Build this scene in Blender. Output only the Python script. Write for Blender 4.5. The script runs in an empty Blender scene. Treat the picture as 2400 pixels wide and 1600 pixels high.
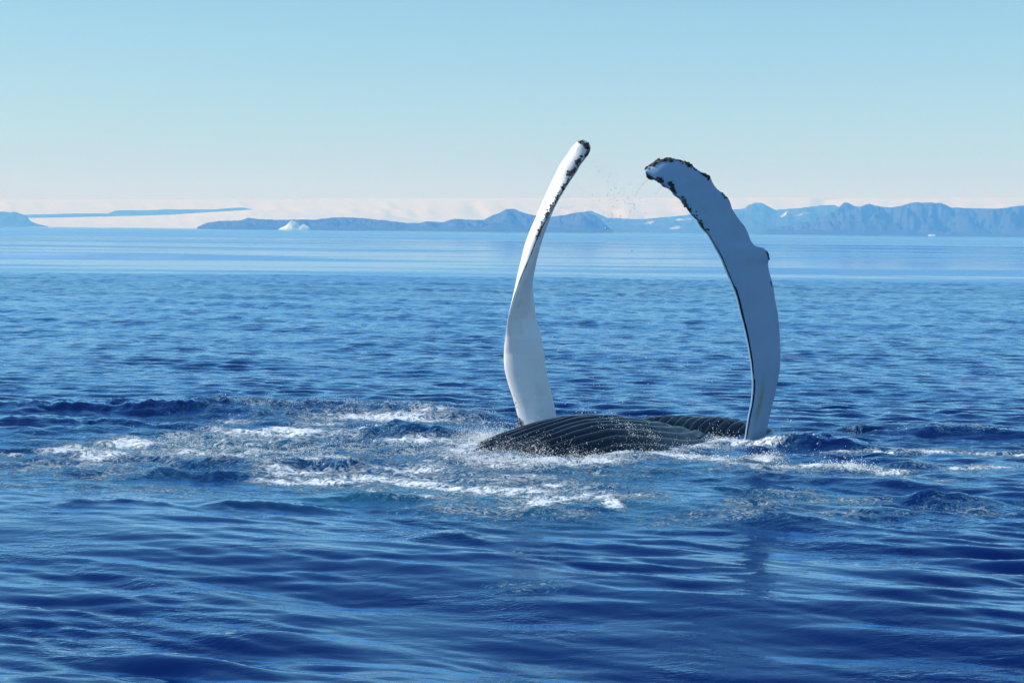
import bpy, bmesh, math, random
import numpy as np
from mathutils import Vector, Matrix
from mathutils.bvhtree import BVHTree

random.seed(7)
rng = np.random.default_rng(11)
scene = bpy.context.scene
col = scene.collection

# ------------------------------------------------------------------ camera
FPX = 4000.0            # focal length in pixels of the 2400 px wide frame (60 mm)
CAMH = 2.8
cam_d = bpy.data.cameras.new('camera')
cam = bpy.data.objects.new('camera', cam_d)
col.objects.link(cam)
cam_d.sensor_width = 36.0
cam_d.lens = 36.0 * FPX / 2400.0
cam_d.clip_start = 0.1
cam_d.clip_end = 60000
PITCH = math.atan(259.0 / FPX)
ROLL = math.radians(0.573)
RM = Matrix.Rotation(math.pi / 2 - PITCH, 4, 'X') @ Matrix.Rotation(ROLL, 4, 'Z')
cam.matrix_world = Matrix.Translation((0, 0, CAMH)) @ RM
scene.camera = cam
cam_d.dof.use_dof = False

R3 = np.array(RM.to_3x3())


def ray(px, py):
    v = R3 @ np.array([(px - 1200) / FPX, -(py - 800) / FPX, -1.0])
    return v / v[1]


def P(px, py, d):
    """the point that stands d metres away (along +Y) in the direction of a pixel"""
    v = ray(px, py)
    return np.array([v[0] * d, d, CAMH + v[2] * d])


def W(px, py, z=0.0):
    """the point of the water level in the direction of a pixel"""
    v = ray(px, py)
    d = (z - CAMH) / v[2]
    return np.array([v[0] * d, d])


# ------------------------------------------------------------------ sky, sun, exposure
SUN_ELEV = math.radians(31)
SUN_DIR = Vector((-0.97, 0.06, 0)).normalized() * math.cos(SUN_ELEV) + Vector((0, 0, math.sin(SUN_ELEV)))
world = bpy.data.worlds.new('World')
scene.world = world
world.use_nodes = True
nt = world.node_tree
nt.nodes.clear()
sky = nt.nodes.new('ShaderNodeTexSky')
sky.sky_type = 'NISHITA'
sky.sun_disc = False
sky.sun_elevation = SUN_ELEV
sky.sun_rotation = math.atan2(SUN_DIR.x, SUN_DIR.y)
sky.altitude = 0
sky.air_density = 1.0
sky.dust_density = 0.0
sky.ozone_density = 6.0
hs = nt.nodes.new('ShaderNodeHueSaturation')
hs.inputs['Saturation'].default_value = 1.15
hs.inputs['Value'].default_value = 1.0
bg = nt.nodes.new('ShaderNodeBackground')
bg.inputs['Strength'].default_value = 0.10
wo = nt.nodes.new('ShaderNodeOutputWorld')
# the photograph's vivid rendering: one tone curve for each colour channel of the whole sky
sp = nt.nodes.new('ShaderNodeSeparateColor')
cb = nt.nodes.new('ShaderNodeCombineColor')
nt.links.new(sky.outputs[0], sp.inputs[0])
for i_, (gain, gam) in enumerate(((1.03, 0.63), (1.18, 0.64), (1.10, 0.56))):
    m0 = nt.nodes.new('ShaderNodeMath'); m0.operation = 'MULTIPLY'; m0.inputs[1].default_value = 0.1
    m1 = nt.nodes.new('ShaderNodeMath'); m1.operation = 'POWER'; m1.inputs[1].default_value = gam
    m2 = nt.nodes.new('ShaderNodeMath'); m2.operation = 'MULTIPLY'; m2.inputs[1].default_value = gain * 10.0
    nt.links.new(sp.outputs[i_], m0.inputs[0]); nt.links.new(m0.outputs[0], m1.inputs[0])
    nt.links.new(m1.outputs[0], m2.inputs[0]); nt.links.new(m2.outputs[0], cb.inputs[i_])
nt.links.new(cb.outputs[0], hs.inputs['Color'])
nt.links.new(hs.outputs[0], bg.inputs['Color'])
nt.links.new(bg.outputs[0], wo.inputs['Surface'])

sun_d = bpy.data.lights.new('sun', 'SUN')
sun_d.energy = 5.0
sun_d.angle = math.radians(0.5)
sun_d.color = (1.0, 0.965, 0.93)
sun = bpy.data.objects.new('sun', sun_d)
sun.rotation_euler = (-SUN_DIR).to_track_quat('-Z', 'Y').to_euler()
sun.location = (-60, 10, 60)
col.objects.link(sun)

scene.view_settings.view_transform = 'Standard'
scene.view_settings.look = 'None'
scene.view_settings.exposure = 0.0
scene.view_settings.gamma = 1.0
scene.view_settings.use_curve_mapping = False
scene.render.engine = 'CYCLES'
scene.cycles.volume_bounces = 1
scene.cycles.max_bounces = 8
scene.cycles.caustics_reflective = False
scene.cycles.caustics_refractive = False
scene.cycles.sample_clamp_indirect = 4.0

# ------------------------------------------------------------------ helpers


def mesh_from(name, verts, faces, mat=None, smooth=True, parent=None):
    me = bpy.data.meshes.new(name)
    verts = np.asarray(verts, dtype=np.float32)
    if isinstance(faces, np.ndarray):
        n, k = faces.shape
        me.vertices.add(len(verts))
        me.vertices.foreach_set('co', verts.ravel())
        me.loops.add(n * k)
        me.loops.foreach_set('vertex_index', faces.ravel().astype(np.int32))
        me.polygons.add(n)
        me.polygons.foreach_set('loop_start', np.arange(0, n * k, k, dtype=np.int32))
        me.polygons.foreach_set('loop_total', np.full(n, k, dtype=np.int32))
        me.update(calc_edges=True)
    else:
        me.from_pydata([tuple(v) for v in verts], [], faces)
    me.polygons.foreach_set('use_smooth', np.full(len(me.polygons), smooth))
    me.update()
    o = bpy.data.objects.new(name, me)
    if mat:
        me.materials.append(mat)
    col.objects.link(o)
    if parent:
        o.parent = parent
    return o


def attr(me, name, data):
    a = me.attributes.new(name, 'FLOAT', 'POINT')
    a.data.foreach_set('value', np.asarray(data, dtype=np.float32).ravel())


def attrc(me, name, data):
    a = me.attributes.new(name, 'FLOAT_COLOR', 'POINT')
    a.data.foreach_set('color', np.asarray(data, dtype=np.float32).ravel())


def tag(o, label=None, cat=None, group=None, kind=None):
    for k, v in (('label', label), ('category', cat), ('group', group), ('kind', kind)):
        if v:
            o[k] = v
    return o


def grid_faces(nr, nc, wrap=False, off=0):
    c = nc if wrap else nc - 1
    i = np.arange(nr - 1)[:, None]
    j = np.arange(c)[None, :]
    a = i * nc + j
    b = i * nc + (j + 1) % nc
    f = np.stack([a, b, b + nc, a + nc], axis=-1).reshape(-1, 4)
    return f + off


_perm = rng.random((256, 256)) * 2 * np.pi
_gx, _gy = np.cos(_perm), np.sin(_perm)


def noise(x, y):
    xi = np.floor(x).astype(np.int64)
    yi = np.floor(y).astype(np.int64)
    fx, fy = x - xi, y - yi
    u = fx * fx * fx * (fx * (fx * 6 - 15) + 10)
    v = fy * fy * fy * (fy * (fy * 6 - 15) + 10)

    def g(a, b, dx, dy):
        ia, ib = (xi + a) & 255, (yi + b) & 255
        return _gx[ia, ib] * dx + _gy[ia, ib] * dy
    n0 = g(0, 0, fx, fy) * (1 - u) + g(1, 0, fx - 1, fy) * u
    n1 = g(0, 1, fx, fy - 1) * (1 - u) + g(1, 1, fx - 1, fy - 1) * u
    return (n0 * (1 - v) + n1 * v) * 1.5


def fbm(x, y, octv=4, gain=0.5):
    s, a = 0.0, 1.0
    for k in range(octv):
        s = s + a * noise(x + 17.3 * k, y - 9.1 * k)
        x, y = x * 2.03, y * 2.03
        a *= gain
    return s


def sstep(a, b, x):
    t = np.clip((x - a) / (b - a), 0, 1)
    return t * t * (3 - 2 * t)


def new_mat(name):
    m = bpy.data.materials.new(name)
    m.use_nodes = True
    n = m.node_tree
    b = n.nodes['Principled BSDF']
    return m, n, b


def N(nt_, typ, **kw):
    nd = nt_.nodes.new(typ)
    for k, v in kw.items():
        if k in nd.inputs:
            nd.inputs[k].default_value = v
        else:
            setattr(nd, k, v)
    return nd


def math_node(nt_, op, a, b=None, clamp=False):
    nd = nt_.nodes.new('ShaderNodeMath')
    nd.operation = op
    nd.use_clamp = clamp
    for i, v in enumerate((a, b)):
        if v is None:
            continue
        if isinstance(v, (int, float)):
            nd.inputs[i].default_value = v
        else:
            nt_.links.new(v, nd.inputs[i])
    return nd.outputs[0]


def mixc(nt_, fac, a, b):
    nd = nt_.nodes.new('ShaderNodeMix')
    nd.data_type = 'RGBA'
    for sock, v in ((nd.inputs[0], fac), (nd.inputs[6], a), (nd.inputs[7], b)):
        if isinstance(v, (int, float, tuple)):
            sock.default_value = v
        else:
            nt_.links.new(v, sock)
    return nd.outputs[2]


# ------------------------------------------------------------------ materials
# water
MW, n, b = new_mat('sea_water')
L = n.links
geo = N(n, 'ShaderNodeNewGeometry')
a_foam = N(n, 'ShaderNodeAttribute', attribute_name='foam')
a_churn = N(n, 'ShaderNodeAttribute', attribute_name='churn')
a_ruf = N(n, 'ShaderNodeAttribute', attribute_name='ruffle')
mp = N(n, 'ShaderNodeMapping')
mp.inputs['Rotation'].default_value = (0, 0, math.radians(-14))
mp.inputs['Scale'].default_value = (0.55, 1.0, 1.0)
L.new(geo.outputs['Position'], mp.inputs['Vector'])
n1 = N(n, 'ShaderNodeTexNoise', Scale=2.6, Detail=5.0, Roughness=0.62, Distortion=0.5)
L.new(mp.outputs[0], n1.inputs['Vector'])
n2 = N(n, 'ShaderNodeTexNoise', Scale=11.0, Detail=4.0, Roughness=0.6, Distortion=0.8)
L.new(mp.outputs[0], n2.inputs['Vector'])
# foam pattern
nf = N(n, 'ShaderNodeTexNoise', Scale=4.2, Detail=8.0, Roughness=0.72, Distortion=1.0)
L.new(geo.outputs['Position'], nf.inputs['Vector'])
nl = N(n, 'ShaderNodeTexNoise', Scale=4.5, Detail=5.0, Roughness=0.6, Distortion=2.2)
L.new(geo.outputs['Position'], nl.inputs['Vector'])
lace = math_node(n, 'ABSOLUTE', math_node(n, 'SUBTRACT', nl.outputs['Fac'], 0.5))
lace = math_node(n, 'SUBTRACT', 1.0, math_node(n, 'MULTIPLY', lace, 7.0), True)     # thin strings of foam
nh = N(n, 'ShaderNodeTexNoise', Scale=26.0, Detail=3.0, Roughness=0.7)
L.new(geo.outputs['Position'], nh.inputs['Vector'])
pat = math_node(n, 'ADD', math_node(n, 'MULTIPLY', nf.outputs['Fac'], 1.0), math_node(n, 'MULTIPLY', lace, 0.34))
pat = math_node(n, 'ADD', pat, math_node(n, 'MULTIPLY', math_node(n, 'SUBTRACT', nh.outputs['Fac'], 0.30), 0.40))
th = math_node(n, 'SUBTRACT', math_node(n, 'ADD', math_node(n, 'MULTIPLY', a_foam.outputs['Fac'], 0.80), pat), 1.02)
foam = math_node(n, 'MULTIPLY', th, 3.4, True)
foam_has = math_node(n, 'GREATER_THAN', a_foam.outputs['Fac'], 0.02)
foam = math_node(n, 'MULTIPLY', foam, foam_has)
base = mixc(n, a_churn.outputs['Fac'], (0.0005, 0.009, 0.088, 1), (0.012, 0.10, 0.15, 1))
milk = math_node(n, 'MULTIPLY', math_node(n, 'MULTIPLY', math_node(n, 'ADD', th, 0.22), 1.6, True), foam_has)
base = mixc(n, milk, base, (0.035, 0.17, 0.27, 1))
base = mixc(n, foam, base, (0.78, 0.85, 0.93, 1))
b.inputs['Roughness'].default_value = 0.8
b.inputs['Specular IOR Level'].default_value = 0.0
L.new(base, b.inputs['Base Color'])
gl = N(n, 'ShaderNodeBsdfGlossy')
a_rgh = N(n, 'ShaderNodeAttribute', attribute_name='wind')
L.new(math_node(n, 'ADD', 0.03, a_rgh.outputs['Fac']), gl.inputs['Roughness'])
gl.inputs['Color'].default_value = (0.54, 0.79, 1.0, 1)
frn = N(n, 'ShaderNodeFresnel', IOR=1.6)
mxs = N(n, 'ShaderNodeMixShader')
L.new(math_node(n, 'MULTIPLY', math_node(n, 'MULTIPLY', math_node(n, 'POWER', frn.outputs[0], 1.4), 2.0, True), math_node(n, 'SUBTRACT', 1.0, foam)), mxs.inputs[0])
L.new(b.outputs[0], mxs.inputs[1])
L.new(gl.outputs[0], mxs.inputs[2])
L.new(mxs.outputs[0], n.nodes['Material Output'].inputs['Surface'])
bp = N(n, 'ShaderNodeBump', Distance=0.05)
L.new(math_node(n, 'MULTIPLY', a_ruf.outputs['Fac'], 1.0), bp.inputs['Strength'])
L.new(n1.outputs['Fac'], bp.inputs['Height'])
bp2 = N(n, 'ShaderNodeBump', Distance=0.012)
L.new(math_node(n, 'MULTIPLY', a_ruf.outputs['Fac'], 1.0), bp2.inputs['Strength'])
L.new(n2.outputs['Fac'], bp2.inputs['Height'])
L.new(bp.outputs[0], bp2.inputs['Normal'])
bp3 = N(n, 'ShaderNodeBump', Distance=0.05, Strength=0.8)
L.new(foam, bp3.inputs['Height'])
L.new(bp2.outputs[0], bp3.inputs['Normal'])
L.new(bp3.outputs[0], b.inputs['Normal'])
L.new(bp3.outputs[0], gl.inputs['Normal'])
L.new(bp3.outputs[0], frn.inputs['Normal'])

# whale skin
MK, n, b = new_mat('whale_skin')
L = n.links
geo = N(n, 'ShaderNodeNewGeometry')
a_dark = N(n, 'ShaderNodeAttribute', attribute_name='dark')
a_stain = N(n, 'ShaderNodeAttribute', attribute_name='stain')
nz = N(n, 'ShaderNodeTexNoise', Scale=9.0, Detail=6.0, Roughness=0.65, Distortion=0.4)
L.new(geo.outputs['Position'], nz.inputs['Vector'])
nz2 = N(n, 'ShaderNodeTexNoise', Scale=2.2, Detail=3.0)
L.new(geo.outputs['Position'], nz2.inputs['Vector'])
a_pale = N(n, 'ShaderNodeAttribute', attribute_name='pale')
white = mixc(n, nz2.outputs['Fac'], (0.24, 0.40, 0.60, 1), (0.32, 0.46, 0.64, 1))  # right flipper: white skin darkened and blued, its shade put into the colour
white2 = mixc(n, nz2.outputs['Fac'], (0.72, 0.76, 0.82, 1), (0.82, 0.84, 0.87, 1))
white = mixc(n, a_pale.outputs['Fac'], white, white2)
mps = N(n, 'ShaderNodeMapping')
mps.inputs['Scale'].default_value = (30, 30, 2.2)
mps.inputs['Rotation'].default_value = (0.0, 0.12, 0.0)
L.new(geo.outputs['Position'], mps.inputs['Vector'])
nsc = N(n, 'ShaderNodeTexNoise', Scale=1.0, Detail=6.0, Roughness=0.75, Distortion=0.8)
L.new(mps.outputs[0], nsc.inputs['Vector'])
scr = math_node(n, 'MULTIPLY', math_node(n, 'SUBTRACT', nsc.outputs['Fac'], 0.60), 6.0, True)
white = mixc(n, math_node(n, 'MULTIPLY', scr, 0.55), white, (0.14, 0.17, 0.20, 1))
nbl = N(n, 'ShaderNodeTexNoise', Scale=5.0, Detail=5.0, Roughness=0.6)
L.new(geo.outputs['Position'], nbl.inputs['Vector'])
bl = math_node(n, 'MULTIPLY', math_node(n, 'SUBTRACT', nbl.outputs['Fac'], 0.54), 4.0, True)
white = mixc(n, math_node(n, 'MULTIPLY', bl, 0.32), white, (0.22, 0.26, 0.28, 1))
white = mixc(n, math_node(n, 'MULTIPLY', a_stain.outputs['Fac'], nz.outputs['Fac'], True), white, (0.22, 0.25, 0.12, 1))
black = mixc(n, nz.outputs['Fac'], (0.003, 0.005, 0.011, 1), (0.007, 0.010, 0.020, 1))
dk = math_node(n, 'ADD', a_dark.outputs['Fac'], math_node(n, 'MULTIPLY', math_node(n, 'SUBTRACT', nz.outputs['Fac'], 0.5), 0.9))
dk = math_node(n, 'MULTIPLY', math_node(n, 'SUBTRACT', dk, 0.42), 6.0, True)
L.new(mixc(n, dk, white, black), b.inputs['Base Color'])
L.new(math_node(n, 'SUBTRACT', 0.42, math_node(n, 'MULTIPLY', dk, 0.24)), b.inputs['Roughness'])
b.inputs['IOR'].default_value = 1.4
bp = N(n, 'ShaderNodeBump', Distance=0.002, Strength=0.3)
L.new(nz.outputs['Fac'], bp.inputs['Height'])
L.new(bp.outputs[0], b.inputs['Normal'])

# barnacles
MB_, n, b = new_mat('barnacle_shell')
L = n.links
tc = N(n, 'ShaderNodeTexCoord')
oi = N(n, 'ShaderNodeObjectInfo')
nz = N(n, 'ShaderNodeTexNoise', Scale=1.4, Detail=4.0)
L.new(tc.outputs['Object'], nz.inputs['Vector'])
f = math_node(n, 'MULTIPLY', math_node(n, 'SUBTRACT', math_node(n, 'ADD', math_node(n, 'MULTIPLY', nz.outputs['Fac'], 1.0), math_node(n, 'MULTIPLY', oi.outputs['Random'], 0.5)), 0.78), 4.0, True)
L.new(mixc(n, f, (0.012, 0.010, 0.009, 1), (0.30, 0.25, 0.19, 1)), b.inputs['Base Color'])
b.inputs['Roughness'].default_value = 0.6

# spray
MS, n, b = new_mat('white_spray')
b.inputs['Base Color'].default_value = (0.85, 0.88, 0.9, 1)
b.inputs['Roughness'].default_value = 0.25
b.inputs['IOR'].default_value = 1.33
b.inputs['Transmission Weight'].default_value = 0.0
MD, n, b = new_mat('water_drop')
b.inputs['Base Color'].default_value = (0.86, 0.9, 0.93, 1)
b.inputs['Roughness'].default_value = 0.08
b.inputs['IOR'].default_value = 1.33
b.inputs['Transmission Weight'].default_value = 0.35


def land_mat(name, rock, rock2, snow, nscale, snow_amt):
    m, n, b = new_mat(name)
    L = n.links
    geo = N(n, 'ShaderNodeNewGeometry')
    mp = N(n, 'ShaderNodeMapping')
    mp.inputs['Scale'].default_value = (nscale * 0.4, nscale, nscale * 4)
    L.new(geo.outputs['Position'], mp.inputs['Vector'])
    nz = N(n, 'ShaderNodeTexNoise', Scale=1.0, Detail=7.0, Roughness=0.6, Distortion=0.6)
    L.new(mp.outputs[0], nz.inputs['Vector'])
    c = mixc(n, nz.outputs['Fac'], rock, rock2)
    a = N(n, 'ShaderNodeAttribute', attribute_name='snow')
    s = math_node(n, 'ADD', math_node(n, 'MULTIPLY', a.outputs['Fac'], 1.0), math_node(n, 'MULTIPLY', math_node(n, 'SUBTRACT', nz.outputs['Fac'], 0.5), 1.5))
    s = math_node(n, 'MULTIPLY', math_node(n, 'SUBTRACT', s, 1.0 - snow_amt), 3.0, True)
    L.new(mixc(n, s, c, snow), b.inputs['Base Color'])
    b.inputs['Roughness'].default_value = 0.9
    b.inputs['Specular IOR Level'].default_value = 0.1
    return m


M_ROCK = land_mat('coast_rock', (0.018, 0.03, 0.06, 1), (0.09, 0.11, 0.16, 1), (0.85, 0.85, 0.87, 1), 0.006, 0.5)
M_ICE = land_mat('ice_sheet_snow', (0.66, 0.74, 0.84, 1), (0.96, 0.93, 0.92, 1), (0.96, 0.93, 0.92, 1), 0.0025, 0.4)
M_BERG, n, b = new_mat('iceberg_ice')
L = n.links
geo = N(n, 'ShaderNodeNewGeometry')
nz = N(n, 'ShaderNodeTexNoise', Scale=0.15, Detail=5.0)
L.new(geo.outputs['Position'], nz.inputs['Vector'])
L.new(mixc(n, nz.outputs['Fac'], (0.72, 0.90, 0.93, 1), (0.97, 0.98, 0.98, 1)), b.inputs['Base Color'])
b.inputs['Roughness'].default_value = 0.5

# ------------------------------------------------------------------ the sea
FAR = 14500.0
rows = [-400, -200, -100, -40, -10, 0, 4]
y = 6.5
while y < 130:
    rows.append(y)
    y += max(0.036, 0.0026 * y)
while y < FAR:
    rows.append(y)
    y *= 1.022
rows.append(FAR)
rows = np.array(rows)
NC = 780
t = np.linspace(-1, 1, NC)
half = 2.6 + 0.36 * np.maximum(rows, 4)
X = half[:, None] * t[None, :]
outer = np.array([8.0, 30.0, 120.0, 500.0, 2000.0, 7000.0])
Xr = np.minimum(half[:, None] + outer[None, :] * np.linspace(1, 1, 1), 7900 - (6 - np.arange(1, 7))[None, :] * 5.0)
X = np.concatenate([-Xr[:, ::-1], X, Xr], axis=1)
Y = np.repeat(rows[:, None], X.shape[1], axis=1)
NCT = X.shape[1]


def gauss_px(items, X, Y):
    """soft patches on the water: (px, py, rx px, ry px, weight[, tilt])"""
    m = np.zeros_like(X)
    for it in items:
        px, py, rx, ry, w = it[:5]
        cx, cy = W(px, py)
        ax = rx * cy / FPX
        ay = ry * cy * cy / (CAMH * FPX)
        tilt = it[5] if len(it) > 5 else 0.0
        # tilt: px of drop per px to the right
        k = tilt * cy / CAMH
        sel = (np.abs(X - cx) < 3.2 * ax) & (np.abs(Y - cy) < 3.2 * ay + abs(k) * 3.2 * ax)
        if not sel.any():
            continue
        dx = (X[sel] - cx)
        dy = (Y[sel] - cy + k * dx)
        m[sel] = np.maximum(m[sel], w * np.exp(-((dx / ax) ** 2 + (dy / ay) ** 2)))
    return m


FOAM = [
    # far streaks on the left
    (900, 978, 200, 7, 0.85), (1010, 970, 70, 4, 0.7), (760, 992, 90, 5, 0.7), (620, 960, 130, 5, 0.42), (820, 952, 200, 6, 0.42),
    (930, 950, 70, 5, 0.62), (560, 985, 80, 6, 0.5),
    (700, 1018, 120, 10, 0.95), (860, 1016, 60, 6, 0.9), (560, 1016, 110, 8, 0.75), (980, 1042, 110, 7, 1.0), (420, 1026, 60, 6, 0.6),
    (640, 1030, 240, 10, 0.6), (1120, 1042, 60, 10, 0.75),
    (160, 1053, 60, 7, 0.95), (290, 1040, 70, 6, 1.0), (350, 1042, 60, 5, 0.9), (240, 1066, 90, 10, 0.75), (45, 1063, 22, 4, 1.0), (0, 1062, 25, 4, 0.8),
    (430, 1060, 160, 12, 0.62), (600, 1060, 150, 22, 0.58), (500, 1080, 120, 14, 0.5), (800, 1060, 200, 14, 0.45), (1000, 1066, 130, 10, 0.52),
    (120, 1090, 160, 14, 0.45), (250, 1105, 120, 10, 0.42), (40, 1135, 60, 6, 0.5), (330, 1145, 200, 10, 0.34),
    # front of the turmoil
    (700, 1078, 60, 5, 0.85, 0.04), (760, 1080, 90, 7, 0.7), (690, 1105, 120, 8, 0.8), (660, 1122, 75, 5, 1.0), (790, 1120, 110, 6, 0.95),
    (980, 1128, 110, 7, 1.15, 0.05), (1050, 1138, 70, 5, 1.1, 0.05), (870, 1118, 130, 7, 0.8), (960, 1100, 120, 8, 0.75), (1120, 1080, 110, 9, 0.78),
    (1160, 1145, 150, 10, 0.82), (1230, 1150, 90, 8, 1.0), (1200, 1120, 150, 9, 0.62), (1290, 1170, 100, 10, 0.82), (1240, 1185, 80, 7, 0.85),
    (1390, 1160, 80, 9, 0.72), (1440, 1180, 30, 12, 0.9), (1500, 1165, 80, 12, 0.55), (870, 1150, 40, 9, 0.7), (1010, 1165, 110, 5, 0.6),
    (1120, 1190, 150, 9, 0.52), (1330, 1200, 140, 8, 0.42), (720, 1140, 60, 4, 0.5),
    # along the body
    (1130, 1040, 55, 14, 1.0, -0.45), (1180, 1018, 60, 9, 1.0, -0.35), (1250, 1000, 60, 7, 0.95, -0.25), (1090, 1062, 60, 12, 0.9),
    (1180, 1085, 90, 8, 0.85), (1290, 1092, 110, 9, 0.88), (1400, 1085, 90, 9, 0.86), (1450, 1062, 90, 12, 0.8, -0.15), (1500, 1046, 60, 7, 0.95, -0.1),
    (1400, 1110, 160, 8, 0.42), (1560, 1052, 90, 12, 0.6), (1640, 1040, 80, 8, 0.7), (1700, 1026, 52, 6, 1.15), (1730, 1032, 40, 5, 1.0), (1565, 985, 30, 3, 0.8),
    (1780, 1044, 70, 4, 0.85), (1850, 1032, 30, 4, 0.7), (1540, 1065, 50, 5, 0.85), (1600, 1072, 80, 5, 0.85), (1680, 1082, 50, 5, 1.05, 0.05), (1715, 1092, 20, 3, 0.8),
    (1790, 1076, 32, 7, 1.15), (1760, 1094, 80, 6, 0.65), (1850, 1096, 90, 5, 0.75), (1920, 1100, 60, 5, 0.8), (2000, 1105, 52, 5, 1.25), (2080, 1108, 70, 4, 0.85),
    (1980, 1060, 60, 2.5, 0.8), (2060, 1058, 50, 3, 0.95), (2180, 1056, 100, 3, 0.85), (2300, 1060, 110, 5, 0.62), (2390, 1064, 40, 5, 0.75),
    (2300, 1098, 60, 4, 0.75), (2350, 1100, 45, 3, 1.0), (2250, 1107, 60, 3, 0.7), (2180, 1096, 50, 3, 0.7), (2120, 1125, 26, 6, 0.55), (2210, 1133, 50, 3, 0.5),
    (1900, 1170, 60, 5, 0.52), (1760, 1185, 110, 10, 0.48), (2150, 1160, 26, 3, 0.8), (2010, 1170, 80, 7, 0.42), (1960, 1205, 160, 8, 0.36), (2260, 1190, 140, 10, 0.36),
    (1700, 1205, 140, 10, 0.40), (1560, 1215, 130, 8, 0.34), (2280, 1010, 110, 4, 0.45), (2000, 1005, 20, 3, 0.9), (1850, 1155, 120, 12, 0.35),
    (1290, 1320, 60, 5, 0.34), (1210, 1300, 40, 6, 0.32), (1240, 1385, 60, 8, 0.30),
]
FOAM_ = [(f_[0], f_[1], f_[2] * 1.15, f_[3] * 1.6, min(f_[4] * 0.86, 0.76)) + tuple(f_[5:]) for f_ in FOAM] + [(560, 1045, 330, 34, 0.44), (950, 1110, 340, 40, 0.46), (1260, 1150, 240, 36, 0.48), (880, 975, 300, 16, 0.42), (1850, 1100, 260, 16, 0.42), (230, 1080, 220, 26, 0.40), (1500, 1075, 260, 18, 0.42)]
CHURN = [
    (620, 1050, 330, 28, 0.75), (900, 1150, 330, 34, 1.0), (1250, 1170, 300, 34, 1.0), (1400, 1110, 260, 26, 0.6), (700, 1165, 200, 22, 0.8), (1250, 1235, 240, 30, 0.5),
    (1750, 1100, 300, 12, 0.5), (230, 1110, 230, 26, 0.5), (1700, 1160, 300, 30, 0.35), (1500, 1190, 180, 30, 0.7), (1000, 1060, 300, 20, 0.55),
]
CHOP = [
    (700, 1040, 650, 60, 1.0), (1200, 1090, 500, 60, 0.8), (1900, 1100, 600, 75, 0.62), (1150, 1170, 420, 40, 0.7), (2200, 1180, 400, 60, 0.45), (300, 1100, 400, 60, 0.7),
    (1800, 1200, 320, 40, 0.55),
]
# single humps of water: px, py of the crest foot, half width px, depth (m), height (m), sharp front
HUMPS = [
    (300, 962, 380, 0.75, 0.15), (760, 960, 300, 0.6, 0.13), (1050, 972, 120, 0.4, 0.10), (150, 1000, 330, 0.45, 0.09),
    (955, 1025, 95, 0.38, 0.13), (1060, 1030, 70, 0.3, 0.08),
    (1925, 1044, 110, 0.45, 0.13), (1850, 1042, 80, 0.4, 0.07), (2280, 1018, 160, 0.4, 0.12), (2120, 1010, 90, 0.35, 0.08),
    (560, 1092, 150, 0.35, 0.11), (760, 1090, 100, 0.3, 0.10), (2220, 1172, 100, 0.2, 0.07), (470, 1110, 160, 0.35, 0.07),
    (280, 1185, 120, 0.35, 0.055), (640, 1185, 180, 0.35, 0.055), (900, 1165, 150, 0.3, 0.07), (1020, 1205, 120, 0.5, 0.04), (1330, 1190, 110, 0.25, 0.05),
    (1040, 1268, 90, 0.25, 0.05), (1800, 1215, 110, 0.25, 0.03),
]


def comps(nc, wl0, wl1, slope, a0, spread, seed):
    r = np.random.default_rng(seed)
    wl = np.exp(r.uniform(math.log(wl0), math.log(wl1), nc))
    k = 2 * np.pi / wl
    ang = np.radians(a0 + spread * r.normal(size=nc))
    amp = slope * math.sqrt(2.0 / nc) / k
    return k * np.cos(ang), k * np.sin(ang), amp, r.uniform(0, 2 * np.pi, nc)


GA = comps(14, 2.6, 7.0, 0.050, 68, 16, 1)
GB = comps(26, 0.75, 2.4, 0.075, 66, 19, 2)
GC = comps(48, 0.20, 0.8, 0.165, 85, 18, 3)
GE = comps(50, 0.14, 1.0, 0.155, 75, 16, 6)
GD = comps(40, 0.16, 1.3, 0.20, 75, 60, 4)


def wsum(X, Y, G):
    z = np.zeros_like(X)
    gx = np.zeros_like(X)
    gy = np.zeros_like(X)
    for kx, ky, a, p in zip(*G):
        ph = kx * X + ky * Y + p
        z += a * np.cos(ph)
        s = a * np.sin(ph)
        kk = math.hypot(kx, ky)
        gx += s * kx / kk
        gy += s * ky / kk
    return z, gx, gy


def fields(X, Y):
    """how rough the water is, by place"""
    Ya = np.maximum(Y, 4)
    edge = 98 + 5 * fbm(X * 0.02, Y * 0.005, 2) - 0.06 * X
    calm = sstep(edge, edge + 9, Ya)
    # wind-ruffled bands and slicks on the far calm water
    lg = np.log(Ya)
    patch = fbm(X / (Ya * 0.8) * 1.5 + 3.0, lg * 14.0, 3)
    patch2 = fbm(X / 900.0 + 5.0, Y / 170.0, 4, 0.6)
    bands = sstep(0.0, 0.4, patch2 * 0.6 + patch * 0.9)
    # dark ruffled patch far left and the band before the shore
    cx, cy = W(60, 598)
    dark = np.exp(-(np.maximum(np.abs(X - cx) / 15.0, 0) ** 6) - ((Y - cy) / 17.0) ** 4)
    far = sstep(420, 560, Ya + 0.25 * X) * (1 - sstep(1500, 2400, Ya))
    rp = np.clip(1.2 * dark + 0.55 * bands + 0.30 * far, 0, 1)
    ruffle = (1 - calm) + calm * (0.04 + 1.1 * rp)
    near_smooth = 1 - sstep(17.0, 22.0, Ya)
    return calm, ruffle, near_smooth, rp


def chopm(X, Y):
    return gauss_px(CHOP, X, Y)


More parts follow.
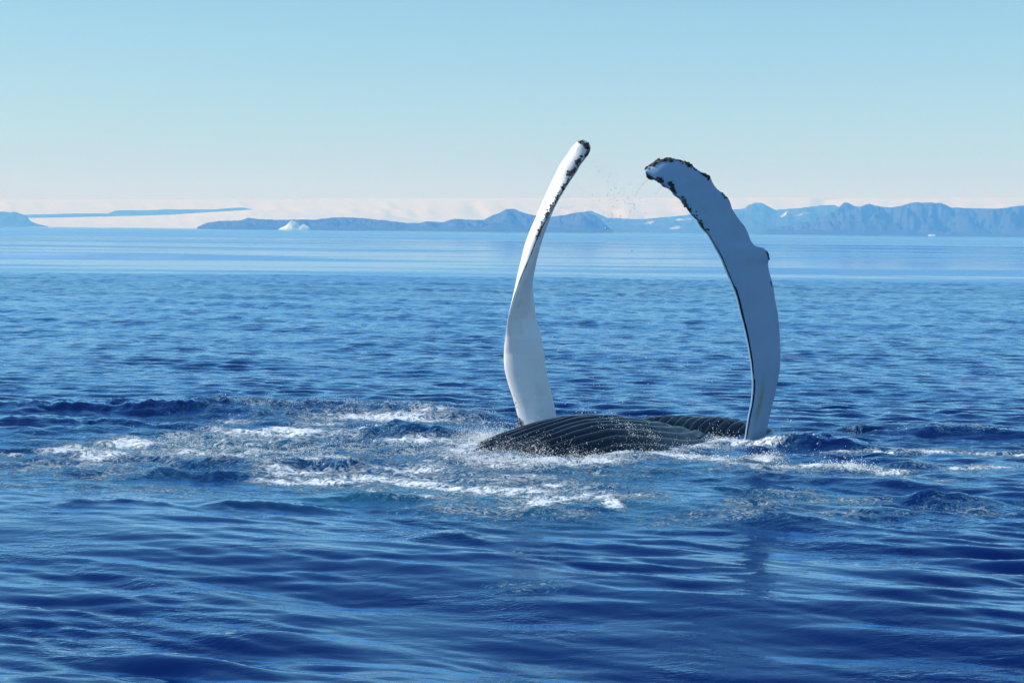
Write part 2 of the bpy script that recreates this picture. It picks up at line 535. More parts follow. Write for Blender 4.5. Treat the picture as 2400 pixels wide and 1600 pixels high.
def sea(X, Y):
    calm, ruffle, near, rp = fields(X, Y)
    chop = chopm(X, Y)
    fade = 1 - sstep(110, 170, Y)
    fade_back = sstep(-5, 6.5, Y)
    grp = 0.75 + 0.7 * fbm(X * 0.16 + 4, Y * 0.10, 2)
    grp2 = 0.85 + 0.8 * fbm(X * 0.5 + 40, Y * 0.22, 2)
    za, ax, ay = wsum(X, Y, GA)
    zb, bx, by = wsum(X, Y, GB)
    zc, cx_, cy_ = wsum(X, Y, GC)
    ze, ex_, ey_ = wsum(X, Y, GE)
    wa = (0.65 - 0.05 * near) * (1 - 0.75 * calm) * fade * fade_back
    wb = np.clip(grp, 0.2, 2) * (0.20 + 0.48 * near) * (1 - 0.9 * calm) * fade * fade_back
    wc = np.clip(0.55 + 0.45 * grp2, 0.3, 1.5) * (1.0 - 0.88 * near + 0.4 * sstep(21, 23.5, Y) * (1 - sstep(27, 33, Y))) * (1 - 0.93 * calm + 0.4 * calm * rp) * fade * fade_back
    we = near * np.clip(0.75 + 0.9 * fbm(X * 0.35 + 9, Y * 0.3, 2), 0.1, 1.8) * fade_back
    z = za * wa + zb * wb + zc * wc + ze * we
    dx = 0.9 * (ax * wa + bx * wb) + 0.7 * cx_ * wc + 0.5 * ex_ * we
    dy = 0.9 * (ay * wa + by * wb) + 0.7 * cy_ * wc + 0.5 * ey_ * we
    sel = chop > 0.02
    if sel.any():
        zd, ddx, ddy = wsum(X[sel], Y[sel], GD)
        z[sel] += zd * chop[sel]
        dx[sel] += 0.8 * ddx * chop[sel]
        dy[sel] += 0.8 * ddy * chop[sel]
    for px, py, hw, dep, h in HUMPS:
        cx, cy = W(px, py)
        aw = hw * cy / FPX
        sel = (np.abs(X - cx) < 2.6 * aw) & (np.abs(Y - cy) < 3.5 * dep)
        if sel.any():
            xx = (X[sel] - cx) / aw
            yy = Y[sel] - cy + 0.12 * dep * np.sin(xx * 3 + px) + 0.35 * dep * xx * xx
            w = np.where(yy < 0, dep * 0.5, dep * 1.3)
            yy = yy + 0.25 * dep * fbm(X[sel] * 1.6 + px, Y[sel] * 1.6, 3)
            z[sel] += h * np.exp(-xx ** 4 * 0.6 - xx ** 2 * 0.3) * np.exp(-np.abs(yy / w) ** 1.6) * (1 + 0.35 * fbm(X[sel] * 3.0, Y[sel] * 3.0 + px, 4, 0.6))
    foam = gauss_px(FOAM_, X, Y)
    sel = foam > 0.15
    if sel.any():
        z[sel] += 0.035 * np.clip(foam[sel], 0, 1) * np.abs(fbm(X[sel] * 4.5, Y[sel] * 4.5, 4, 0.6))
    return z, dx, dy, foam, chop, ruffle, near, calm


Z, DX, DY, FO, CH, RU, NE, CA = sea(X.ravel(), Y.ravel())
CHN = gauss_px(CHURN, X.ravel(), Y.ravel())
ruf = RU * (0.75 - 0.52 * NE + 0.5 * NE * sstep(0.05, 0.5, fbm(X.ravel() * 0.5, Y.ravel() * 0.45 + 3, 3))) + 0.5 * np.clip(CH, 0, 1)
verts = np.stack([X.ravel() + DX, Y.ravel() + DY, Z], axis=1)
water = mesh_from('water', verts, grid_faces(len(rows), NCT), MW)
Yf = Y.ravel()
attr(water.data, 'wind', 0.48 * sstep(55, 150, Yf) * RU * (0.9 + 0.3 * fbm(X.ravel() * 0.05, Yf * 0.02, 2)))
attr(water.data, 'foam', FO)
attr(water.data, 'churn', np.clip(CHN * (0.8 + 0.5 * fbm(X.ravel() * 0.8, Y.ravel() * 0.8, 3)), 0, 1))
attr(water.data, 'ruffle', np.clip(ruf, 0, 1.2))
tag(water, kind='structure')


def sea_z(x, y):
    r = sea(np.array([x], float), np.array([y], float))
    return float(r[0][0])


# ------------------------------------------------------------------ far land


def interp(pts, xs):
    p = np.array(pts, float)
    return np.interp(xs, p[:, 0], p[:, 1])


def land(name, prof, d_front, d_crest, d_back, mat, rough=0.12, seed=0, step=3.0, snow=None, nd=28, base_z=-1.0, jag=1.0, power=0.8):
    """terrain that rises from the shore at d_front to a crest whose skyline follows prof"""
    x0, x1 = prof[0][0], prof[-1][0]
    xs = np.arange(x0, x1 + step, step)
    ys = interp(prof, xs) + jag * 1.1 * fbm(xs * 0.06 + seed * 13.1, xs * 0 + seed, 4, 0.6)
    crest = np.array([P(a, c, d_crest) for a, c in zip(xs, ys)])
    H = np.maximum(crest[:, 2], 0.5)
    V, S = [], []
    fr = np.linspace(0, 1, nd)
    for k, t_ in enumerate(fr):
        d = d_front + (d_crest - d_front) * t_
        hx = crest[:, 0] / d_crest * d
        nn = fbm(xs * 0.02 + seed * 3.7 + t_ * 1.2, np.full_like(xs, t_ * 3.5 + seed), 5, 0.55)
        env = math.sin(math.pi * min(t_, 1.0)) ** 0.7
        z = H * (t_ ** power) * (1 + rough * 6 * nn * env * (1 - t_ * 0.6))
        z = np.minimum(z, CAMH + (H - CAMH) * d / d_crest * 0.985 + 0.0) if k < nd - 1 else H
        z = np.maximum(z, base_z if k == 0 else 0.3)
        if k == 0:
            z = np.full_like(z, base_z)
        V.append(np.stack([hx, np.full_like(xs, d), z], 1))
        s = np.zeros_like(xs)
        if snow:
            for sx, sy, rx, ry, w, tl in snow:
                yy = (CAMH - z) / d * FPX + (529.0 + 0.01 * xs)
                s = np.maximum(s, w * np.exp(-((xs - sx) / rx) ** 2 - ((yy - sy - tl * (xs - sx)) / ry) ** 2))
        S.append(s)
    for t_ in np.linspace(0, 1, 6)[1:]:
        d = d_crest + (d_back - d_crest) * t_
        V.append(np.stack([crest[:, 0] / d_crest * d, np.full_like(xs, d), np.maximum(H * (1 - t_ * t_), base_z)], 1))
        S.append(np.zeros_like(xs))
    nr = len(V)
    V = np.concatenate(V)
    o = mesh_from(name, V, grid_faces(nr, len(xs)), mat)
    attr(o.data, 'snow', np.concatenate(S))
    tag(o, kind='structure')
    return o


ICE = [(-500, 464), (0, 466), (400, 467), (800, 465), (1200, 464), (1600, 463.5), (1900, 463), (1930, 470), (2000, 464), (2400, 463), (2950, 465)]
land('ice_sheet', ICE, 8900, 11900, 12900, M_ICE, rough=0.015, seed=5, step=8, jag=0.3, power=0.95, nd=40)
HL = [(-500, 500), (-200, 489), (0, 496), (34, 497), (50, 501), (62, 507), (72, 518), (84, 524), (110, 530)]
land('low_headland', HL, 7000, 7600, 7900, M_ROCK, seed=2)
# long nunatak strip that stands out of the ice
NS = [(50, 512), (58, 503), (120, 502), (170, 500.5), (255, 500), (268, 494), (290, 492.5), (350, 493), (385, 491), (430, 491), (500, 491), (545, 487), (570, 486.5), (592, 491), (600, 494)]
land('ridge_in_the_ice', NS, 8650, 9200, 9500, M_ROCK, seed=3, jag=0.3, nd=14)
ICT = [(10, 516), (60, 511), (130, 510), (255, 507.5), (400, 503.5), (475, 498.5), (590, 491.5), (700, 496), (900, 503), (1000, 520)]
land('ice_tongue', ICT, 7950, 8600, 8640, M_ICE, rough=0.02, seed=8, jag=0.2, nd=18, power=0.9)
HM = [(462, 532), (469, 529), (486, 521.6), (515, 517.5), (558, 517.5), (582, 510.7), (605, 513), (646, 515.5), (714, 514), (738, 515.5), (768, 510.7), (802, 509), (853, 511.4), (904, 516.5),
      (958, 523), (982, 522.6), (999, 519), (1040, 520.6), (1067, 512), (1091, 514.8), (1132, 515.5), (1152, 506), (1176, 496), (1186, 490), (1207, 490), (1227, 498.5),
      (1251, 504.6), (1292, 508), (1329, 503), (1356, 498), (1377, 496), (1397, 506), (1421, 528), (1437, 541)]
land('coast_hills', HM, 4600, 5400, 6000, M_ROCK, seed=4, rough=0.2)
HB = [(1240, 540), (1290, 512), (1340, 500), (1385, 494), (1407, 503), (1424, 511), (1448, 511), (1499, 514), (1545, 510), (1600, 505), (1650, 500), (1712, 491), (1746, 489), (1753, 481), (1770, 475), (1787, 475.7),
      (1801, 484), (1818, 491.7), (1845, 490), (1879, 487), (1923, 481.5), (1954, 480), (1975, 490), (2030, 515), (2060, 543)]
SN_B = [(1521, 522, 24, 6, 0.72, -0.3), (1585, 534, 30, 6, 0.78, -0.15), (1610, 512, 30, 6, 0.7, -0.15), (1838, 503, 12, 6, 1.1, -0.9), (1820, 513, 25, 3, 0.6, -0.1), (1890, 500, 50, 8, 0.55, -0.2), (1480, 525, 40, 14, 0.4, 0)]
land('snowy_mountains', HB, 6700, 7900, 8500, M_ROCK, seed=6, snow=SN_B, rough=0.10)
HR = [(1770, 546), (1800, 536), (1850, 527), (1900, 517), (1930, 506), (1950, 497), (1966, 485), (1977.5, 475.7), (1988, 475), (2001, 482.5), (2015, 484), (2039, 477.4), (2056, 482.5), (2083, 487), (2110, 482.5),
      (2144, 474), (2178, 475), (2205.5, 475.7), (2229, 486), (2263, 487.6), (2314, 489), (2348, 488.6), (2372, 484), (2400, 481.5), (2550, 478), (2950, 490)]
SN_R = [(2330, 520, 90, 8, 0.42, -0.35), (2260, 500, 50, 6, 0.35, -0.3), (2380, 500, 50, 6, 0.4, -0.3), (2200, 540, 30, 5, 0.3, -0.2)]
land('right_mountains', HR, 4900, 5900, 6600, M_ROCK, seed=7, snow=SN_R, rough=0.22)

# icebergs


def iceberg(name, px, py, d, w, h, prof, seed):
    c = P(px, py, d)
    r = np.random.default_rng(seed)
    n_x, n_y = 40, 18
    V = []
    ts = np.linspace(-1, 1, n_x)
    hs_ = np.interp(ts, [q[0] for q in prof], [q[1] for q in prof]) * h
    for j in range(n_y):
        s = -1 + 2 * j / (n_y - 1)
        env = (1 - abs(s) ** 3.0)
        nn = fbm(ts * 5 + seed, np.full_like(ts, s * 3), 4, 0.6)
        z = hs_ * env * (1 + 0.22 * nn) - 0.8 * (1 - env)
        yy = s * w * 0.35 * (1 - 0.3 * ts ** 2)
        V.append(np.stack([ts * w / 2, np.full_like(ts, 0) + yy, z - 0.5], 1))
    # underside
    V.append(np.stack([ts * w / 2, np.full_like(ts, 0), np.full_like(ts, -4)], 1))
    V = np.concatenate(V)
    V[:, 0] += c[0]
    V[:, 1] += d
    o = mesh_from(name, V, grid_faces(n_y + 1, n_x), M_BERG, smooth=False)
    return o


o = iceberg('iceberg', 690, 537, 4200, 80, 22, [(-1, 0.02), (-0.75, 0.28), (-0.5, 0.48), (-0.38, 0.65), (-0.22, 1.0), (-0.05, 0.85), (0.05, 0.92), (0.18, 0.62), (0.3, 0.5), (0.6, 0.56), (0.85, 0.4), (1, 0.05)], 3)
tag(o, 'jagged white iceberg with a peak floating before the low blue coast hills', 'iceberg', 'icebergs off the coast')
o = iceberg('iceberg', 2184, 552, 4300, 19, 4.6, [(-1, 0.6), (-0.8, 1), (0.7, 0.9), (0.95, 0.8), (1, 0.3)], 9)
tag(o, 'tiny flat block of ice floating below the tall blue mountains', 'iceberg', 'icebergs off the coast')

# ------------------------------------------------------------------ the whale (one mesh)
WV, WF, WD, WS = [], [], [], []
_off = 0


def add_part(V, F, dark, stain=None):
    global _off
    V = np.asarray(V, float)
    WV.append(V)
    WF.append(F + _off)
    WD.append(np.asarray(dark, float))
    WS.append(np.zeros(len(V)) if stain is None else np.asarray(stain, float))
    _off += len(V)


def catmull(pts, m):
    p = np.array(pts, float)
    s = np.concatenate([[0], np.cumsum(np.linalg.norm(np.diff(p[:, :2], axis=0), axis=1))])
    s /= s[-1]
    q = np.linspace(0, 1, m)
    out = []
    for k in range(p.shape[1]):
        # monotone-ish cubic through hermite tangents
        dd = np.gradient(p[:, k], s)
        i = np.clip(np.searchsorted(s, q, side='right') - 1, 0, len(s) - 2)
        h = s[i + 1] - s[i]
        u = (q - s[i]) / h
        out.append((2 * u ** 3 - 3 * u ** 2 + 1) * p[i, k] + (u ** 3 - 2 * u ** 2 + u) * h * dd[i] + (-2 * u ** 3 + 3 * u ** 2) * p[i + 1, k] + (u ** 3 - u ** 2) * h * dd[i + 1])
    return np.stack(out, 1)


# --- left flipper: horizontal sections (y px, left px, right px, px of the leading edge, half chord m)
LF = [
    (329, 1357, 1371, 1369, 0.05), (332, 1352, 1376, 1373, 0.09), (337, 1346, 1381, 1377, 0.12), (346, 1338, 1383, 1381, 0.145), (358, 1329, 1382, 1378, 0.165), (372, 1319, 1373, 1369, 0.175), (386, 1310, 1361, 1357, 0.18),
    (404, 1301, 1350, 1346, 0.185), (432, 1288, 1331, 1328, 0.195), (463, 1274, 1312, 1309, 0.20), (494, 1260, 1296, 1292, 0.21), (525, 1246.5, 1284, 1274, 0.225), (565, 1232, 1270, 1256, 0.235), (608, 1221, 1259, 1239, 0.245),
    (642, 1213, 1254, 1224, 0.255), (676, 1206, 1252, 1211, 0.265), (708, 1198.5, 1254, 1200.5, 0.275), (749, 1189.5, 1258, 1190, 0.285), (788, 1183.5, 1270, 1184, 0.29), (833, 1179.5, 1276.5, 1180, 0.295), (864, 1181, 1281, 1181.5, 0.295),
    (900, 1190, 1289, 1190.5, 0.29), (940, 1203, 1298, 1203.5, 0.285), (984, 1214, 1307, 1214.5, 0.28), (1010, 1221, 1312, 1221.5, 0.28), (1060, 1236, 1322, 1237, 0.28),
]
DL = 24.4
lf = catmull(LF, 190)
NA = 44
ph = np.linspace(0, 2 * np.pi, NA, endpoint=False)
V, D = [], []
for k, (yy, xl, xr, xe, a) in enumerate(lf):
    wob = 0.0
    cpx = 0.5 * (xl + xr)
    sc = DL / FPX
    hw = 0.5 * (xr - xl) * sc
    e = (xe - cpx) * sc
    e = np.clip(e, -0.985 * hw, 0.985 * hw)
    a = max(a, abs(e) * 1.02, hw * 1.0 if abs(e) > 0.9 * hw else 0)
    ct = e / a
    th_ = math.acos(np.clip(ct, -1, 1))
    b_ = math.sqrt(max(hw * hw - e * e, 0.0003)) / max(math.sin(th_), 0.25)
    b_ = min(b_, 0.115)
    c = P(cpx, yy, DL + 0.0006 * (1000 - yy) * 0.35)
    ce, se = math.cos(th_), math.sin(th_)
    ex = np.sign(np.cos(ph)) * np.abs(np.cos(ph)) ** 0.9 * a
    th_side = np.where(np.cos(ph) > 0, 1.0, np.clip(1 + 0.45 * np.cos(ph), 0.4, 1))
    ey = np.sin(ph) * b_ * th_side
    # chord towards the leading edge: (ce, -se); thickness direction: (se, ce)
    x = ex * ce + ey * se
    y2 = -ex * se + ey * ce
    V.append(np.stack([c[0] + x, c[1] + y2, np.full(NA, c[2])], 1))
    dk = np.zeros(NA)
    ph0 = np.minimum(np.abs(ph), 2 * np.pi - np.abs(ph))
    dk = np.where(ph0 < (0.13 if yy > 560 else 0.07), 0.85, 0.0)
    if yy > 935:
        q = sstep(955, 1012, yy)
        dk = np.maximum(dk, np.exp(-((ph0 - 0.4) / 0.5) ** 2) * sstep(940, 990, yy) * 0.66)
    if yy < 560:
        dk = np.maximum(np.minimum(dk, 0.6), np.where((ph0 < 0.3), 0.36, 0))
    D.append(dk)
V = np.concatenate(V)
D = np.concatenate(D)
top = V[:NA].mean(0) + np.array([0, 0, 0.012])
F = grid_faces(len(lf), NA, wrap=True)
V = np.concatenate([V, top[None]])
D = np.concatenate([D, [0.3]])
capf = np.array([[i, (i + 1) % NA, len(V) - 1, len(V) - 1] for i in range(NA)])
LFN = len(V)
add_part(V, F, D)
CAPS = [[(i + 1) % NA, i, LFN - 1] for i in range(NA)]

# --- right flipper
IN = [(1513, 404), (1514, 411), (1518, 419), (1527, 421), (1535, 422.7), (1546.6, 429.6), (1553.5, 438.7), (1565, 441), (1574, 450), (1579, 458), (1592.5, 466), (1599, 478), (1611, 490), (1618, 503), (1631.5, 514.5), (1638, 526),
      (1643, 535), (1657, 549), (1670.6, 574), (1687, 604), (1698, 631.6), (1709.6, 657), (1719, 680), (1725, 698), (1734, 736.5), (1744, 775), (1752, 813), (1758.4, 851), (1762, 889.6), (1762, 915), (1759, 946), (1753, 974), (1748, 1004), (1744, 1032), (1736, 1080)]
OUT = [(1514, 396), (1519, 390), (1526, 385), (1537, 377), (1553, 372), (1572, 371), (1590, 374), (1609, 379), (1620, 384), (1629, 395), (1645, 404), (1656, 408), (1664, 413.5), (1671, 430), (1680, 443), (1693.5, 452.5), (1707, 465), (1712, 475.5),
       (1716.5, 491.5), (1730, 512), (1746, 530.6), (1753, 546.7), (1760, 565), (1769, 576.5), (1788, 580), (1797, 588), (1804, 602), (1800, 615.5), (1802, 634), (1808, 654.6), (1813, 674), (1816, 698), (1823.5, 736.5), (1827, 775), (1829.5, 826), (1828.6, 856),
       (1823.5, 890), (1816, 928), (1809, 953), (1803, 979), (1798, 1004), (1793, 1032), (1785, 1080)]
NS_ = 260


def resample(pts, m, warp=None):
    p = np.array(pts, float)
    s = np.concatenate([[0], np.cumsum(np.linalg.norm(np.diff(p, axis=0), axis=1))])
    s /= s[-1]
    q = np.linspace(0, 1, m)
    if warp is not None:
        q = np.interp(q, warp[0], warp[1])
    return np.stack([np.interp(q, s, p[:, 0]), np.interp(q, s, p[:, 1])], 1)


def smooth_pts(p, it):
    for _ in range(it):
        p[1:-1] = 0.25 * p[:-2] + 0.5 * p[1:-1] + 0.25 * p[2:]
    return p


# pair the two outlines so that sections run straight across the blade
pin = smooth_pts(resample(IN, NS_, ([0, 0.12, 0.35, 0.6, 1], [0, 0.06, 0.30, 0.585, 1])), 2)
pout = smooth_pts(resample(OUT, NS_, ([0, 0.12, 0.35, 0.6, 1], [0, 0.155, 0.40, 0.62, 1])), 2)
NT = 30
V, D, S = [], [], []
for k in range(NS_):
    u = k / (NS_ - 1)
    d0 = 23.0 - 0.45 * (1 - u) ** 1.4
    d1 = d0 + 0.20 + 0.05 * math.sin(u * 5)
    A = P(pin[k, 0], pin[k, 1], d0)
    B = P(pout[k, 0], pout[k, 1], d1)
    chord = np.linalg.norm(B - A)
    Tm = min(0.075, 0.16 * chord) * (0.5 + 0.5 * sstep(0, 0.5, u)) * (0.3 + 0.7 * sstep(0, 0.05, u))
    # closed loop: front side from inner to outer, back side returning
    tf = 0.5 * (1 - np.cos(np.linspace(0, np.pi, NT)))
    prof = lambda t_: 2.2 * np.sqrt(np.clip(t_, 0, 1)) * (1 - t_) ** 0.75
    fy = prof(tf) * Tm
    loopx = np.concatenate([tf, tf[-2:0:-1]])
    side = np.concatenate([-fy, fy[-2:0:-1]])
    pts = A[None] + (B - A)[None] * loopx[:, None]
    # gentle concave camber of the blade
    camber = 0.05 * np.sin(np.pi * loopx) * chord
    pts[:, 1] += side + camber
    V.append(pts)
    front = np.concatenate([np.ones(NT), np.zeros(NT - 2)])
    dstripe = 0.011 / max(chord, 0.05)
    dk = np.where((front > 0.5) & (loopx > dstripe * 1.9) & (loopx < dstripe * 4.0), 0.95, 0.0) * (1 if u > 0.27 else 0.6)
    if u < 0.3:
        edge_d = np.minimum(loopx, 1 - loopx) * chord
        dk = np.maximum(dk, 0.46 * np.exp(-(edge_d / 0.035) ** 2))
    if u > 0.955:
        dk = np.maximum(dk, 0.6 * np.exp(-((loopx - 0.35) / 0.05) ** 2))
    D.append(dk)
    S.append(1.6 * np.exp(-((loopx - 0.40) / 0.09) ** 2 - ((u - 0.83) / 0.06) ** 2) + 0.5 * np.exp(-((loopx - 0.2) / 0.1) ** 2 - ((u - 0.93) / 0.06) ** 2))
NL = len(V[0])
V = np.concatenate(V)
offR = _off
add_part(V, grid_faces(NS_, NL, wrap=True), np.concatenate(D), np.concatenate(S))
tipc = V[:NL].mean(0)

# --- body: the grooved belly, an ellipsoid lying just under the surface


def ribbed(cx, cy, a, b, H, ang, zc, nt_, np_, spacing, q_ang, curve, amp, q0=0.0, tri=False):
    """ellipsoid whose water line cut has half axes a, b; throat grooves run along q_ang"""
    hh = H - zc
    cut = math.sqrt(max(1 - (zc / hh) ** 2, 0.05))
    A_, B_ = a / cut, b / cut
    th = np.linspace(0.004, np.pi - 0.004, nt_)
    th = th - 0.22 * np.sin(2 * th)
    phs = np.linspace(0, 2 * np.pi, np_, endpoint=False)
    T, Pp = np.meshgrid(th, phs, indexing='ij')
    s = A_ * np.sin(T) * np.cos(Pp)
    t_ = B_ * np.sin(T) * np.sin(Pp)
    z = zc + hh * np.cos(T)
    if tri:
        z = z - 0.65 * sstep(-0.35, 1.0, s / a) * np.clip(-t_ / b + 0.10, 0, 1) - 0.13 * sstep(0.1, 0.8, s / a)
        z = z - 0.10 * sstep(0.15, 0.95, -s / a) - 0.31 * np.clip(-s / a - 0.04, 0, 1.2) - 0.05 * np.clip(s / a - 0.2, 0, 1)
    ca, sa = math.cos(ang), math.sin(ang)
    x = cx + s * ca - t_ * sa
    y_ = cy + s * sa + t_ * ca
    # groove coordinate
    qn = np.array([math.sin(q_ang), -math.cos(q_ang)])
    qa = np.array([math.cos(q_ang), math.sin(q_ang)])
    al = (x - cx) * qa[0] + (y_ - cy) * qa[1]
    q = (x - cx) * qn[0] + (y_ - cy) * qn[1] + curve * al * al + q0 + 0.045 * noise(x * 0.8 + 3, y_ * 0.8) + 0.02 * noise(x * 3, y_ * 3)
    fr = (q / spacing) % 1.0
    idx = np.floor(q / spacing)
    hvar = 0.8 + 0.4 * np.abs(np.sin(idx * 12.9898))
    groove = np.sin(np.pi * fr) ** 0.55 * hvar
    up = np.clip(np.cos(T), 0, 1) ** 0.4
    z = z + amp * (groove - 0.7) * up
    V = np.stack([x.ravel(), y_.ravel(), z.ravel()], 1)
    return V, grid_faces(nt_, np_, wrap=True)


BODY = dict(cx=1.02, cy=22.25, a=2.8, b=1.22, H=0.37, ang=math.radians(35), zc=-0.6)
V, F = ribbed(nt_=260, np_=620, spacing=0.165, q_ang=math.radians(45), curve=0.09, amp=0.06, tri=True, **BODY)
add_part(V, F[:, ::-1], np.ones(len(V)))
V, F = ribbed(cx=2.62, cy=24.5, a=1.15, b=0.55, H=0.15, ang=math.radians(-8), zc=-0.5, nt_=120, np_=320, spacing=0.125, q_ang=math.radians(62), curve=0.05, amp=0.05)
add_part(V, F[:, ::-1], np.ones(len(V)))

WV_ = np.concatenate(WV)
WF_ = np.concatenate(WF)
faces = [tuple(int(i) for i in f_) for f_ in WF_] + CAPS + [list(range(offR, offR + NL))]
whale = mesh_from('humpback_whale', WV_, faces, MK)
attr(whale.data, 'dark', np.concatenate(WD))
attr(whale.data, 'stain', np.concatenate(WS))
attr(whale.data, 'pale', (np.arange(len(WV_)) < LFN).astype(float))  # left flipper keeps the full white, without the painted shade
bm = bmesh.new()
bm.from_mesh(whale.data)
bmesh.ops.recalc_face_normals(bm, faces=bm.faces)
bm.to_mesh(whale.data)
bm.free()
tag(whale, 'humpback whale on its back, grooved dark belly at the surface, both long white flippers raised', 'whale')

# ------------------------------------------------------------------ barnacles (sub-pieces of the whale)
bv = BVHTree.FromPolygons([Vector(v) for v in WV_], faces)


def barnacle_mesh(seed):
    r = random.Random(seed)
    nseg = 9
    rings = [(1.0, 0.0), (0.86, 0.42), (0.55, 0.72), (0.34, 0.60), (0.16, 0.36)]
    vs, fs = [], []
    for rr, zz in rings:
        for k in range(nseg):
            a = 2 * math.pi * k / nseg
            w = 1 + 0.16 * math.cos(a * 3 + seed) + r.uniform(-0.08, 0.08)
            vs.append((rr * w * math.cos(a), rr * w * math.sin(a), zz * (1 + r.uniform(-0.1, 0.1))))
    for i in range(len(rings) - 1):
        for k in range(nseg):
            fs.append((i * nseg + k, i * nseg + (k + 1) % nseg, (i + 1) * nseg + (k + 1) % nseg, (i + 1) * nseg + k))
    fs.append(tuple((len(rings) - 1) * nseg + k for k in range(nseg)))
    me = bpy.data.meshes.new('barnacle')
    me.from_pydata(vs, [], fs)
    me.materials.append(MB_)
    me.update()
    return me


BM = [barnacle_mesh(s) for s in range(4)]
camp = Vector((0, 0, CAMH))


def on_surface(px, py, d):
    v = ray(px, py)
    dirv = Vector(v).normalized()
    loc, nor, idx, dist = bv.ray_cast(camp, dirv, 60)
    if loc is None or abs(loc.y - d) > 1.2:
        q = Vector(P(px, py, d))
        loc, nor, idx, dist = bv.find_nearest(q)
    if nor.dot(camp - loc) < 0 and abs(nor.normalized().dot((camp - loc).normalized())) > 0.5:
        nor = -nor
    return loc, nor


def line_pts(pts, nn, jx, jy, smin, smax, d):
    out = []
    p = np.array(pts, float)
    s = np.concatenate([[0], np.cumsum(np.linalg.norm(np.diff(p, axis=0), axis=1))])
    for _ in range(nn):
        q = random.uniform(0, s[-1])
        out.append((np.interp(q, s, p[:, 0]) + random.gauss(0, jx), np.interp(q, s, p[:, 1]) + random.gauss(0, jy), random.uniform(smin, smax), d))
    return out


B = []
# left flipper: tip and leading edge
B += line_pts([(1357, 331), (1368, 334), (1377, 342), (1381, 352), (1379, 364)], 62, 3.0, 3.0, 0.010, 0.022, 24.6)
B += line_pts([(1364, 369), (1355, 380), (1351, 392)], 22, 2.8, 3.0, 0.009, 0.018, 24.6)
B += line_pts([(1346, 396), (1340, 404), (1331, 412), (1333, 402)], 24, 2.6, 3.0, 0.009, 0.017, 24.6)
B += line_pts([(1330, 425), (1322, 438), (1315, 450)], 20, 2.4, 3.0, 0.008, 0.014, 24.6)
B += line_pts([(1308, 458), (1296, 480), (1290, 488)], 18, 2.0, 3.0, 0.008, 0.014, 24.5)
B += line_pts([(1285, 495), (1278, 508)], 10, 2.0, 2.5, 0.009, 0.015, 24.5)
B += line_pts([(1270, 525), (1262, 545), (1257, 560)], 14, 1.6, 3.0, 0.008, 0.013, 24.5)
# right flipper: top edge, lower edge clusters
B += line_pts([(1514, 396), (1526, 388), (1538, 380), (1553, 376), (1575, 373)], 64, 2.4, 2.6, 0.010, 0.021, 22.8)
B += line_pts([(1596, 378), (1610, 382), (1619, 387)], 18, 2.2, 2.2, 0.010, 0.018, 22.8)
B += line_pts([(1647, 407), (1656, 411), (1663, 417)], 16, 2.0, 2.0, 0.009, 0.017, 22.8)
B += line_pts([(1694, 454), (1700, 461), (1706, 466)], 9, 1.2, 1.2, 0.008, 0.015, 22.9)
B += line_pts([(1518, 414), (1528, 419)], 9, 2, 2, 0.012, 0.020, 22.8)
B += line_pts([(1543, 420), (1552, 426)], 10, 2.5, 2.5, 0.012, 0.021, 22.8)
B += line_pts([(1571, 430), (1577, 440), (1580, 452)], 20, 2.8, 2.6, 0.013, 0.024, 22.8)
B += line_pts([(1600, 460), (1606, 476), (1609, 484)], 19, 2.6, 2.4, 0.012, 0.024, 22.8)
B += line_pts([(1615, 489), (1621, 493)], 5, 1.5, 1.5, 0.012, 0.018, 22.8)
B += line_pts([(1632, 494), (1636, 511)], 2, 1, 1, 0.011, 0.015, 22.8)
B += line_pts([(1641, 520), (1646, 528), (1649, 534)], 12, 2.0, 2.2, 0.010, 0.021, 22.9)
B += line_pts([(1655, 537), (1662, 539)], 4, 1.5, 1.2, 0.010, 0.016, 22.9)
B += line_pts([(1792, 582), (1799, 590), (1804, 600), (1801, 610)], 15, 1.4, 2.0, 0.009, 0.017, 23.0)
B += line_pts([(1813, 662), (1814, 668)], 4, 1.0, 1.5, 0.008, 0.013, 23.0)
B += line_pts([(1203, 925), (1210, 955), (1215, 985)], 5, 0.8, 3, 0.006, 0.010, 24.4)
for px, py, r_, d in B[:300]:
    r_ *= 1.3
    loc, nor = on_surface(px, py, d)
    o = bpy.data.objects.new('barnacle', random.choice(BM))
    q = nor.to_track_quat('Z', 'Y')
    mw = Matrix.Translation(loc - nor * r_ * 0.12) @ q.to_matrix().to_4x4() @ Matrix.Rotation(random.uniform(0, 6.28), 4, 'Z') @ Matrix.Diagonal((r_, r_ * random.uniform(0.8, 1.1), r_ * random.uniform(0.8, 1.3), 1))
    o.parent = whale
    o.matrix_world = mw
    col.objects.link(o)
small = B[300:]
